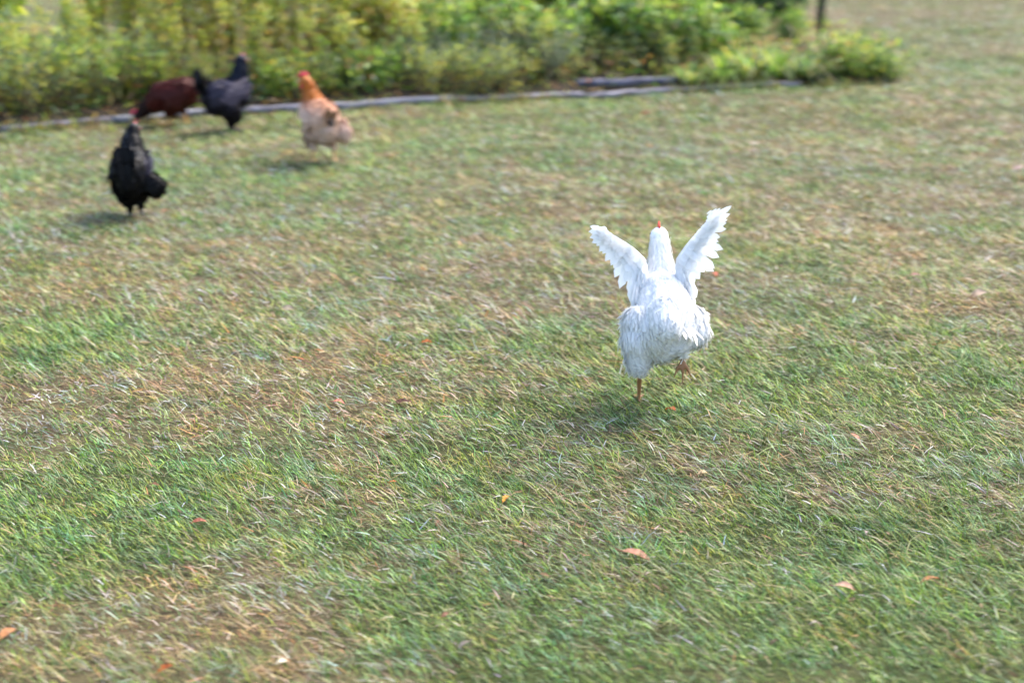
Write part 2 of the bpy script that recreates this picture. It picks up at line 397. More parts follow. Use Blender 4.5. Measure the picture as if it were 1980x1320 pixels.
def strap_plant(h, n=60, leafc=BR, spread=.6, w_=.016, dry=.15):
    fo = Batch()
    az = rng.uniform(0, 2*math.pi, n); P = np.stack([np.cos(az), np.sin(az), np.zeros(n)], -1)*rng.uniform(0, .07, n)[:, None]
    el = rng.uniform(R(48), R(85), n); L = h*rng.uniform(.8, 1.5, n)
    d0 = np.stack([np.cos(az)*np.cos(el), np.sin(az)*np.cos(el), np.sin(el)], -1)
    C = pick(leafc, n); dd = rng.random(n) < dry; C[dd] = pick([(.55, .48, .08), (.48, .38, .12), (.5, .45, .25)], int(dd.sum()))
    K = 8; S = unit(np.cross(d0, [0, 0, 1.])); V = np.zeros((n, 2*K, 3))
    dr = rng.uniform(.5, 1.25, n)[:, None]
    for k in range(K):
        t = k/(K-1); c = P+d0*L[:, None]*t+np.stack([np.cos(az), np.sin(az), np.zeros(n)], -1)*(L[:, None]*.35*t*t)*dr-np.array([0, 0, 1.])*L[:, None]*.72*t**2.4*dr
        c[:, 2] = np.maximum(c[:, 2], .008); hw = w_*.5*(1-t**3*.95)
        V[:, 2*k] = c-S*hw; V[:, 2*k+1] = c+S*hw
    b = (np.arange(n)*2*K)[:, None]
    Q = np.concatenate([b+[2*k, 2*k+1, 2*k+3, 2*k+2] for k in range(K-1)])
    fo.add(V.reshape(-1, 3), [Q], np.repeat(C, 2*K, 0))
    return {'leaves': (fo, m_leaf)}

def wispy_plant(h, n=140, cols=GG, spread=.28):
    st = Batch(); fo = Batch()
    for s in range(26):
        a = rng.uniform(0, 2*math.pi); ln = np.array([math.cos(a), math.sin(a)])*rng.uniform(.05, spread)
        t = np.linspace(0, 1, 6); hh = h*rng.uniform(.6, 1.1)
        pts = np.stack([ln[0]*t**1.5+rng.normal(0, .003, 6), ln[1]*t**1.5+rng.normal(0, .003, 6), t*hh], -1)
        st.tube(pts, np.linspace(.0022, .0009, 6), pick([(.25, .22, .16), (.18, .15, .12), (.2, .22, .13)], 1)[0], 4)
        tl = rng.uniform(.15, 1, n//3); P = np.stack([np.interp(tl, t, pts[:, k]) for k in range(3)], -1)
        fo.strips(P, sph(len(P))+[0, 0, .5], sph(len(P)), rng.uniform(.015, .04, len(P)), .006, pick(cols, len(P)), bend=.3)
    return {'stem': (st, m_stem), 'foliage': (fo, m_leaf)}

PROTO = {}
def proto(key, fn, *a, **k):
    """meshes of one plant kind, made once"""
    if key not in PROTO:
        parts = fn(*a, **k); PROTO[key] = [(nm, b[0].mesh(nm), b[1]) for nm, bs in parts.items() for b in (bs if isinstance(bs, list) else [bs])]
        for nm, me, mt in PROTO[key]: me.materials.append(mt)
    return PROTO[key]
def plant(name, key, px, py, label, cat='plant', group=None, sc=1.0, sz=None, rz=None, yoff=0.0, loc=None):
    py = py+13*(py > 120)
    if 1060 < px < 1330 and py > 160: py -= 17
    c = at(px, py) if loc is None else np.array(loc)
    x, y = float(c[0]), float(c[1])+yoff
    o = empty(name, (x, y, soilz(x, y)-.015), rng.uniform(0, 6.28) if rz is None else rz, label=label, cat=cat, group=group)
    o.scale = (sc, sc, sz or sc)
    for nm, me, mt in PROTO[key]:
        ch = bpy.data.objects.new(nm, me); COL.objects.link(ch); ch.parent = o
    return o

for i in range(4):
    proto(f'stalk{i}', stalk_plant, 1.0, nst=7, spread=.2, dry=.38 if i % 2 else .24, flowers=5)
for i in range(3):
    proto(f'bright{i}', bush_plant, .62, .36, n=1300, leafc=BR, ll=.062, lw=.034, dry=.04, lobes=9, flowers=1 if i == 1 else 0)
for i in range(2):
    proto(f'yellow{i}', bush_plant, .75, .38, n=1300, leafc=YG+DRY[:1]+[(.4, .42, .12)], ll=.06, lw=.024, dry=.14, lobes=9, flowers=1)
for i in range(2):
    proto(f'dark{i}', bush_plant, .9, .42, n=1700, leafc=DG, ll=.06, lw=.03, dry=.01, lobes=9)
for i in range(2):
    proto(f'wisp{i}', wispy_plant, .5)
for i in range(2):
    proto(f'strap{i}', strap_plant, .26, n=75)
proto('mound0', bush_plant, .24, .30, n=1100, leafc=BR+DG[:2]+GG[:1], ll=.04, lw=.018, dry=.08, lobes=9)
proto('mound1', bush_plant, .22, .26, n=900, leafc=YG+BR, ll=.045, lw=.02, dry=.1, lobes=8, flowers=1)
proto('weed0', stalk_plant, .42, nst=14, spread=.35, leafc=YG+BR+GG, dry=.16, dens=75, ll=.09, lw=.011, flowers=0, bare=.02, lean=.3)
proto('weed1', stalk_plant, .34, nst=14, spread=.4, leafc=YG+GG, dry=.2, dens=75, ll=.08, lw=.009, flowers=0, bare=.02, lean=.35)
proto('weed2', stalk_plant, .30, nst=16, spread=.4, leafc=GG+YG, dry=.2, dens=85, ll=.06, lw=.009, flowers=0, bare=.02, lean=.4)
proto('lime0', bush_plant, .9, .33, n=1100, leafc=[(.34, .46, .03), (.27, .42, .03), (.46, .52, .06), (.12, .24, .03)], ll=.08, lw=.045, dry=.0, lobes=8)

G_ST = 'tall yellowing stalk plants in the flower bed'
G_ST2 = 'tall stalk plants at the back of the flower bed'
# front row of tall stalks behind the hens (px, base py, label)
for i, (px, py, sc, sz, lab) in enumerate([
        (150, 168, .85, .62, 'shorter stalk clump beside the gap that shows lawn behind the bed'),
        (205, 172, .9, .85, 'tall stalk clump up and left of the red-brown hen'),
        (262, 170, .95, 1.0, 'tall stalk clump rising straight above the head of the red-brown hen'),
        (318, 172, .95, 1.05, 'tall stalk clump with tan leaves above the back of the red-brown hen'),
        (372, 170, .95, 1.1, 'tall stalk clump between the red-brown hen and the grey hen'),
        (425, 172, .9, 1.05, 'tall stalk clump just left of the grey hen\'s head'),
        (492, 170, .95, 1.1, 'tall brown-stemmed stalk clump just right of the grey hen'),
        (545, 168, .95, 1.1, 'tall stalk clump between the grey hen and the buff hen'),
        (605, 166, .9, 1.0, 'tall stalk clump directly above the comb of the buff hen'),
        (655, 160, .9, .95, 'last tall stalk clump right of the buff hen')]):
    plant('stalk_plant', f'stalk{i%4}', px, py, lab, group=G_ST, sc=sc, sz=sz)
REAR = ['short pale clump by the gap', 'pecking hen head', 'pecking hen back', 'pecking hen tail', 'space between the dark hens', 'head of the grey hen', 'space right of the grey hen', 'space left of the buff hen', 'buff hen neck', 'space right of the buff hen']
for i, (px, py, sz) in enumerate([(195, 150, .8), (250, 140, 1.0), (300, 138, 1.1), (345, 142, 1.1), (400, 138, 1.15), (450, 142, 1.2), (510, 138, 1.1), (570, 138, 1.1), (630, 136, 1.0),
                                  (690, 132, .8), (330, 112, 1.2), (470, 112, 1.2)]):
    plant('stalk_plant', f'stalk{(i+1)%4}', px, py, ('second-row stalk plant in line with the '+REAR[i]) if i < 10 else ('hindmost stalk plant in line with the '+['pecking hen tail', 'grey hen head', 'buff hen neck', 'pecking hen comb'][i-10]), group=G_ST2, sc=1.0, sz=sz)
# left end
plant('lime_bush', 'lime0', -25, 175, 'bright lime green bush cut off by the upper left corner', cat='bush', sc=1.0, sz=.95)
for px, py, k, sc, lab in [(-60, 228, 'weed0', 1., 'dark weedy tuft at the left edge of the photo'), (40, 222, 'weed1', 1.0, 'weedy tuft behind the leftmost visible edging board'),
                           (110, 210, 'weed0', 1., 'dark green weed clump up and left of the black hen'), (180, 205, 'weed0', 1.05, 'green weed clump left of the red comb of the pecking hen'),
                           (75, 185, 'yellow0', .55, 'low yellowing bush below the gap in the planting'), (0, 195, 'weed0', 1.3, 'tall grassy weed clump under the lime green bush'),
                           (235, 195, 'weed0', 1.1, 'grassy clump right behind the head of the pecking hen'), (150, 190, 'yellow1', .5, 'small yellow-green bush at the foot of the shortest stalks')]:
    plant('weed_clump' if 'weed' in k else 'small_bush', k, px, py, lab, cat='weeds' if 'weed' in k else 'bush', sc=sc)
for px, py, k, sc, lab in [(300, 188, 'mound1', .9, 'low mound of leaves behind the back of the red-brown hen'), (395, 190, 'weed1', .8, 'low leafy tuft between the two dark hens beyond the board'),
                           (520, 188, 'mound0', .85, 'green mound just right of the grey hen'), (555, 186, 'mound1', .9, 'bright green mound left of the buff hen\'s head'),
                           (690, 180, 'mound0', 1.15, 'bright green mound right of the buff hen\'s neck'), (745, 176, 'bright0', .5, 'small bright bush behind the pale edging board'),
                           (630, 184, 'weed1', .7, 'dry tuft right behind the buff hen')]:
    plant('leafy_mound', k, px, py, lab, cat='plant', sc=sc)
proto('loose0', stalk_plant, 1.0, nst=4, spread=.12, leafc=YG, dry=.25, dens=70, ll=.07, lw=.016, flowers=2, bare=.05, lean=.16)
proto('loose1', stalk_plant, 1.0, nst=3, spread=.10, leafc=YG+GG, dry=.35, dens=55, ll=.06, lw=.012, flowers=1, bare=.1, lean=.22)
for i, (px, py, sz, lab) in enumerate([(20, 215, .5, 'straggly stems above the leftmost visible board'), (95, 205, .42, 'straggly stems over the weeds left of the pecking hen'), (165, 200, .62, 'straggly upright stems left of the head of the pecking hen'),
        (215, 195, .5, 'straggly stems leaning over the head of the pecking hen'), (345, 190, .6, 'straggly stems behind the back of the pecking hen'), (415, 188, .5, 'straggly stems in the gap between the dark hens'),
        (500, 186, .62, 'straggly stems behind the breast of the grey hen'), (570, 184, .55, 'straggly stems left of the buff hen\'s comb'), (660, 180, .5, 'straggly stems just right of the buff hen\'s neck'),
        (735, 176, .62, 'straggly stems above the left half of the long pale board'), (815, 170, .5, 'straggly stems above the right half of the long pale board'), (900, 166, .58, 'straggly stems above the short dark board'),
        (1040, 160, .48, 'straggly stems above the short pale board'), (1165, 158, .5, 'straggly stems behind the left half of the loose board'), (1310, 150, .45, 'straggly stems left of the first lilies')]):
    plant('straggly_stems', f'loose{i%2}', px, py, lab, cat='plant', sc=.9, sz=sz)
# middle
for px, py, k, sc, sz, lab in [
        (700, 150, 'yellow0', 1.0, 1.0, 'yellow-flecked bush right of the tall stalks'), (770, 145, 'yellow1', 1.0, 1.0, 'yellowing bush with small flowers left of the middle of the bed'),
        (850, 150, 'bright0', .9, .85, 'light green bush behind the right end of the longest pale board'), (920, 140, 'bright1', .95, .9, 'light green bush with a yellow flower in the middle of the bed'),
        (1000, 140, 'bright2', .9, .85, 'bright green bush above the short pale board'), (1070, 140, 'bright0', .85, .8, 'bright green bush with hanging tips left of the doubled board'),
        (1150, 130, 'bright1', .95, .9, 'green bush behind the left end of the loose dark board'), (1230, 135, 'bright2', .9, .85, 'green bush behind the middle of the loose dark board'),
        (1300, 130, 'bright0', .95, .95, 'green bush behind the right end of the loose dark board'), (1368, 125, 'bright1', .75, .65, 'green bush behind the left part of the strap-leaved lilies'),
        (1440, 118, 'bright2', .62, .6, 'green bush at the foot of the dark shrub'), (1538, 104, 'bright0', .5, .55, 'leafy bush left of the foot of the dark post')]:
    plant('leafy_bush', k, px, py, lab, cat='bush', sc=sc, sz=sz)
for px, py, k, lab in [(870, 165, 'wisp0', 'wispy grey-green plant right of the pale board\'s end'), (960, 160, 'wisp1', 'wispy grey plant in front of the light green bushes'),
                       (1060, 160, 'wisp0', 'wispy grey plant left of the loose dark board'), (1150, 152, 'wisp1', 'wispy grey plant rising behind the loose dark board'),
                       (1250, 154, 'wisp0', 'wispy twiggy plant near the right end of the loose board'), (800, 166, 'wisp1', 'wispy plant above the middle of the long pale board')]:
    plant('wispy_plant', k, px, py, lab, cat='plant', sc=1.0, sz=.8)
for px, py, k, lab in [(905, 176, 'weed2', 'grey-green weed tuft behind the short dark board'), (985, 172, 'weed2', 'grey-green weed tuft behind the joint of the short boards'),
                       (1085, 168, 'weed2', 'grey-green weed tuft touching the left end of the loose board'), (1200, 158, 'weed2', 'pale weed tuft just behind the middle of the loose board'),
                       (1290, 158, 'weed2', 'pale weed tuft behind the right end of the loose board'), (830, 178, 'weed2', 'grey-green weed tuft behind the right end of the long pale board')]:
    plant('weed_clump', k, px, py, lab, cat='weeds', sc=1.0)
for i, (px, py) in enumerate([(740, 112), (830, 105), (920, 100), (1010, 98), (1100, 95), (1190, 92), (1280, 92), (1370, 90), (870, 70), (1000, 66), (1130, 64), (1250, 62), (1340, 64)]):
    plant('leafy_bush', ['bright0', 'yellow0', 'bright1', 'yellow1', 'bright2'][i % 5], px, py, 'rear bush of the top strip above '+['the middle of the long pale board', 'the right end of the long pale board', 'the short dark board', 'the joint of the two short boards', 'the left end of the loose board', 'the middle of the loose board', 'the right end of the loose board', 'the first lilies', 'the long pale board, hindmost there', 'the short dark board, hindmost there', 'the left half of the loose board, hindmost there', 'the right half of the loose board, hindmost there', 'the first lilies, hindmost there'][i], cat='bush',
          group='bushes in the rear rows of the bed', sc=1.15, sz=1.15)
# right end
plant('dark_shrub', 'dark0', 1445, 88, 'dark green shrub at the top edge left of the post', cat='shrub', sc=1.0, sz=1.0)
plant('dark_shrub', 'dark1', 1522, 80, 'dark blue-green shrub touching the post', cat='shrub', sc=.75, sz=1.0)
for px, py, k, sc, lab in [(1335, 158, 'strap0', .9, 'small strap-leaved lily right of the loose dark board'), (1395, 155, 'strap1', 1.0, 'arching lily clump left of the yellowest lily leaves'),
                           (1450, 153, 'strap0', 1.1, 'large lily clump with arching strap leaves over the board'), (1505, 152, 'strap1', 1.1, 'lily clump with yellow leaves hanging towards the lawn'),
                           (1560, 152, 'strap0', .9, 'rightmost strap-leaved lily clump'), (1420, 138, 'strap1', 1.15, 'lily clump behind the two arching front clumps'), (1480, 135, 'strap0', .95, 'back lily clump in front of the dark post')]:
    plant('lily_clump', k, px, py, lab, cat='lily', group='strap-leaved lilies along the right of the bed', sc=sc)
for px, py, k, sc, lab in [(1600, 148, 'mound0', .75, 'low dark mound right of the lilies'), (1650, 146, 'mound1', .9, 'low mound with a yellow flower near the end of the bed'),
                           (1698, 148, 'mound0', .78, 'outermost round mound at the right tip of the bed'), (1650, 128, 'mound1', .65, 'leafy mound below the foot of the dark post'),
                           (1665, 130, 'mound0', .75, 'low green mound behind the right tip of the bed')]:
    plant('leafy_mound', k, px, py, lab, cat='plant', sc=sc)

# undergrowth filling the bed
def undergrowth():
    B = Batch(); n = 70000
    x = rng.uniform(bx0, bx1, n); y = rng.uniform(by0, by1, n)
    k = inside(x, y, BED) & inside(x, y-.035, BED); x = x[k]; y = y[k]; n = len(x)
    z = np.clip((y-np.interp(x, FX, FY))*.35, 0, .05)+relief(x, y)+rng.uniform(0, 1, n)**1.6*np.clip((y-np.interp(x, FX, FY))*.45, .05, .2)
    g = vnoise(x, y, .35, 61)
    C = np.where((rng.random(n) < .25+.5*g)[:, None], pick(DG+YG+BR, n), pick(DRY+[(.2, .13, .09)], n))
    B.strips(np.stack([x, y, z], -1), sph(n)*[1, 1, .6]+[0, 0, .25], [0, 0, 1.]+rng.normal(0, .4, (n, 3)), rng.uniform(.03, .09, n), rng.uniform(.008, .022, n), C, bend=rng.uniform(0, .5, n))
    return B.mesh('undergrowth')
link('undergrowth', undergrowth(), m_leaf, kind='stuff', label='low undergrowth and leaf litter filling the flower bed', cat='undergrowth')
# grass tufts creeping along the boards
def fringe():
    B = Batch(); n = 5200
    t = rng.uniform(0, 1, n); px = t*2300-520+rng.normal(0, 4, n)
    xs_ = np.interp(px, [-520, -200, 0, 230, 480, 850, 1120, 1310, 1520, 1740], FX); ys_ = np.interp(xs_, FX, FY)
    side = rng.random(n) < .5
    y = ys_+np.where(side, rng.uniform(-.10, -.04, n), rng.uniform(.045, .12, n))
    k = vnoise(xs_, y, .25, 71) > .50; xs_ = xs_[k]; y = y[k]; n = len(y)
    az = rng.uniform(0, 6.28, n); el = rng.uniform(R(35), R(85), n)
    B.strips(np.stack([xs_, y, relief(xs_, y)], -1), np.stack([np.cos(az)*np.cos(el), np.sin(az)*np.cos(el), np.sin(el)], -1), sph(n), rng.uniform(.03, .085, n), .005,
             pick(YG+GG+DRY, n), bend=.3)
    return B.mesh('edge_grass')
link('edge_grass', fringe(), m_grass, kind='stuff', label='longer grass tufts growing along the edging boards', cat='grass')

# dark post
def post():
    c = at(1580, 92); B = Batch(); h = 2.1; n = 22; k = 10; V = []
    zz = np.linspace(0, h, n)
    pts = np.stack([.012*np.sin(zz*3)+.02*zz, .01*np.cos(zz*2.3), zz], -1)
    B.tube(pts, .037+.004*np.sin(zz*17)-.004*zz, (.03, .028, .03), k)
    root = empty('garden_post', (c[0], c[1], soilz(c[0], c[1])-.02), label='slender dark rough post standing at the right end of the bed', cat='post')
    link('shaft', B.mesh('shaft'), m_wood, parent=root)
    C2 = Batch()
    C2.tube([(.0, 0, 0), (.03, -.02, .2), (.0, -.045, .4), (-.035, -.01, .6), (-.01, .04, .85)], .006, (.16, .13, .09), 5)
    V2 = rng.uniform(0, 1, 90); P = np.stack([np.sin(V2*9)*.05, -np.abs(np.cos(V2*7))*.045, V2*.95+.02], -1)
    C2.strips(P, sph(90)+[0, 0, -.2], sph(90), .045, .024, pick(DG+BR[:2], 90), bend=.3)
    link('climbing_vine', C2.mesh('climbing_vine'), m_leaf, parent=root)
post()

# ------------------------------------------------------------------ fallen leaves on the lawn
def fallen_leaf(px, py, L, col, label, kind='oval', rz=None, name='fallen_leaf', group='fallen leaves on the lawn', z=.013):
    c = at(px, py, z); B = Batch(); n = 9; rr = rng
    cu = rr.uniform(.1, .35); tl = np.linspace(0, 1, n); V = []; F = []
    asp = rr.uniform(.36, .5)
    for i, t in enumerate(tl):
        w_ = math.sin(math.pi*min(1, t*.93+.05))**.8*asp*L*.5
        if kind == 'lobed': w_ *= 1+.45*math.sin(t*19)
        z0 = -cu*L*(t-.5)**2*2+.25*L*cu
        V += [(t*L-L/2, -w_, z0+w_*.5), (t*L-L/2, 0, z0), (t*L-L/2, w_*(1+.1*math.sin(t*14)), z0+w_*.6)]
    for i in range(n-1):
        F += [[3*i, 3*i+1, 3*i+4, 3*i+3], [3*i+1, 3*i+2, 3*i+5, 3*i+4]]
    V = np.array(V); C = np.array(col)*(1+rr.normal(0, .28, (len(V), 1)))*np.where(rr.random((len(V), 1)) < .15, .45, 1)
    B.add(V, [np.array(F)], np.clip(C, .01, .9))
    B.tube([(-L/2, 0, V[1, 2]), (-L*.62, .002, V[1, 2]-.001), (-L*.75, -.002, V[1, 2]+.001)], .0012, np.array(col)*.6, 4)
    o = link(name, B.mesh(name), m_petal, label=label, cat='leaf', group=group, loc=(c[0], c[1], c[2]+float(relief(c[0], c[1]))))
    o.rotation_euler = (rr.normal(0, .25), rr.normal(0, .2), rr.uniform(0, 6.28) if rz is None else rz)
    return o
OR, RD, PK, BN, YL, PL = (.45, .12, .03), (.28, .03, .02), (.46, .22, .14), (.12, .055, .04), (.52, .22, .02), (.44, .32, .24)
for a in [
    (1232, 1058, .068, PK, 'large curled pinkish-orange leaf in a dark hollow at the lower middle', 'oval', -.3),
    (978, 950, .035, YL, 'small bright orange-yellow leaf left of the bottom centre', 'lobed', 1.2),
    (826, 660, .035, OR, 'small orange leaf midway between the white hen and the left side', 'lobed', .2),
    (655, 771, .035, (.6, .2, .14), 'small salmon red leaf left of the long dark twig-like leaf', 'oval', .1),
    (775, 773, .055, BN, 'dark purplish-brown narrow leaf right of the salmon one', 'oval', 0),
    (556, 592, .05, PL, 'pale tan leaf beside the dark green patch in the middle left', 'oval', -.3),
    (1383, 532, .045, (.55, .12, .06), 'red-brown upright leaf below the right wing of the white hen', 'oval', 1.6),
    (1297, 790, .05, OR, 'orange-brown leaf in the shade just under the white hen', 'oval', -1.1),
    (1892, 570, .065, PL, 'pale pinkish leaf at the right edge level with the white hen', 'oval', .2),
    (1772, 528, .05, (.35, .16, .14), 'dull purple-brown leaf left of the pale pink one', 'oval', .1),
    (1634, 1126, .045, (.62, .36, .26), 'small peach leaf over a dark hollow at the lower right', 'oval', -.5),
    (1800, 1115, .045, (.34, .12, .04), 'rusty leaf right of the peach one at the lower right', 'oval', .3),
    (1248, 219, .055, RD, 'dark red leaf on the lawn below the loose board', 'oval', .1),
    (934, 230, .06, BN, 'brown curled leaf on the lawn below the short dark board', 'lobed', 1.3),
    (1618, 50, .11, (.3, .12, .06), 'brown leaf on the far lawn right of the post', 'oval', .1),
    (1863, 202, .07, (.45, .12, .06), 'red leaf on the far lawn at the right', 'oval', 1.2),
    (1970, 327, .07, (.5, .34, .3), 'pale leaf touching the right edge of the photo', 'oval', .3),
    (22, 495, .045, (.24, .10, .05), 'dark brown leaf near the left edge below the black hen', 'lobed', .4),
    (320, 408, .05, (.4, .16, .08), 'brown leaf just right of the feet of the black hen', 'oval', 1.2),
    (782, 203, .06, PL, 'pale leaf against the pale edging board right of the buff hen', 'oval', .4),
    (985, 580, .04, BN, 'brown bent leaf standing in the grass left of the white hen', 'oval', 1.6),
    (318, 1275, .03, OR, 'tiny orange leaf at the bottom left', 'lobed', .5),
    (12, 1210, .045, (.45, .2, .08), 'brown leaf cut by the left edge near the bottom', 'oval', .9),
    (1462, 274, .06, (.6, .5, .4), 'pale dry leaf in the upper right of the lawn', 'oval', .4),
    (1412, 290, .05, BN, 'small brown leaf left of the pale dry one', 'oval', .4),
    (1655, 843, .04, (.5, .22, .14), 'reddish leaf right of and below the white hen', 'oval', -.8),
    (545, 1262, .03, (.6, .55, .4), 'small pale leaf near the bottom left', 'oval', .8),
    (1360, 905, .03, (.6, .42, .24), 'tiny tan leaf below the shadow of the white hen', 'oval', .4),
    (385, 1005, .035, (.4, .13, .08), 'small red-brown leaf in the bright green patch', 'oval', .4),
    (760, 920, .02, OR, 'tiny orange speck of leaf above and left of the yellow one', 'oval', .4)]:
    fallen_leaf(a[0], a[1], a[2], a[3], a[4], a[5], a[6])
for i in range(46):
    px = rng.uniform(-60, 2040); py = rng.uniform(240, 1310)
    if 1150 < px < 1420 and 430 < py < 800: continue
    fallen_leaf(px, py, rng.uniform(.014, .028)*(1+.0*py), pick([BN, (.32, .2, .11), (.26, .12, .07), (.38, .3, .24)], 1)[0], 'tiny dry leaf fragment scattered in the grass', 'oval', None,
                name='leaf_fragment', group='tiny leaf fragments in the grass', z=.018)

# ------------------------------------------------------------------ hens
m_feather = mat_attr('feathers', rough=.8, transl=.25, spec=.15, sheen=.2)
m_white = mat_attr('white feathers', rough=.8, transl=.42, spec=.1, sheen=.1)
m_glossy = mat_attr('glossy dark feathers', rough=.55, transl=.0, spec=.14)
m_skin = mat_attr('hen skin', rough=.55, spec=.4, var=.15, vscale=200)
def ico(c, r, sub=2):
    bm = bmesh.new(); bmesh.ops.create_icosphere(bm, subdivisions=sub, radius=1)
    V = np.array([v.co[:] for v in bm.verts]); F = np.array([[v.index for v in f.verts] for f in bm.faces]); bm.free()
    return V*np.asarray(r)+np.asarray(c), F
ICO = ico((0, 0, 0), 1, 2)

def voxel_body(prims, vox=.0042):
    """one continuous surface grown round the list of tapered limbs"""
    B = Batch()
    for tg, a, ra, b, rb in prims:
        a = np.array(a, float); b = np.array(b, float); n = max(2, int(np.linalg.norm(b-a)/(min(ra, rb)*.35))+1)
        for t in np.linspace(0, 1, n):
            B.add(ICO[0]*(ra*(1-t)+rb*t)+(a*(1-t)+b*t), [ICO[1]], (1, 1, 1))
    me = B.mesh('tmp'); o = bpy.data.objects.new('tmp', me); COL.objects.link(o)
    m = o.modifiers.new('r', 'REMESH'); m.mode = 'VOXEL'; m.voxel_size = vox
    s = o.modifiers.new('s', 'SMOOTH'); s.factor = .5; s.iterations = 7
    dg = bpy.context.evaluated_depsgraph_get(); dg.update()
    out = bpy.data.meshes.new_from_object(o.evaluated_get(dg)); bpy.data.objects.remove(o)
    n = len(out.vertices); V = np.zeros(n*3); out.vertices.foreach_get('co', V); V = V.reshape(-1, 3)
    N = np.zeros(n*3); out.vertices.foreach_get('normal', N); N = N.reshape(-1, 3)
    F = [tuple(p.vertices) for p in out.polygons]
    q = np.array([f for f in F if len(f) == 4]); t3 = np.array([f for f in F if len(f) == 3]).reshape(-1, 3)
    bpy.data.meshes.remove(out)
    return V, N, [q, t3]
def nearest_tag(P, prims):
    best = np.full(len(P), 1e9); tg = np.zeros(len(P), int)
    for i, (t, a, ra, b, rb) in enumerate(prims):
        a = np.array(a, float); b = np.array(b, float); d = b-a; u = np.clip(((P-a)@d)/max(d@d, 1e-9), 0, 1)
        dist = np.linalg.norm(P-(a+u[:, None]*d), axis=1)-(ra+(rb-ra)*u)
        k = dist < best; best[k] = dist[k]; tg[k] = i
    return np.array([p[0] for p in prims], dtype=object)[tg]

def leg(side, hip, knee, hock, foot, toe_dir=(1, 0, 0), grip=0.0, fluff=.055, shank=.0065):
    """thigh (feathered), shank and toes as tapered limbs; foot is where the toes spread"""
    hip, knee, hock, foot = [np.array(v, float) for v in (hip, knee, hock, foot)]
    P = [('thigh', hip, fluff, knee, fluff*.72), ('thigh', knee, fluff*.62, hock, .013), ('leg', hock, .010, foot, shank)]
    td = unit(np.array(toe_dir, float)); sd_ = unit(np.cross([0, 0, 1.], td)) if abs(td[2]) < .9 else np.array([0, 1., 0])
    for ang, ln in ((0, .055), (R(33), .045), (-R(33), .045), (math.pi, .022)):
        d = td*math.cos(ang)+sd_*math.sin(ang)
        mid = foot+d*ln*.55+np.array([0, 0, .004-grip*.012]); end = foot+d*ln+np.array([0, 0, -.001-grip*.035])
        P += [('leg', foot, .0066, mid, .0056), ('leg', mid, .0056, end, .0036)]
    return P

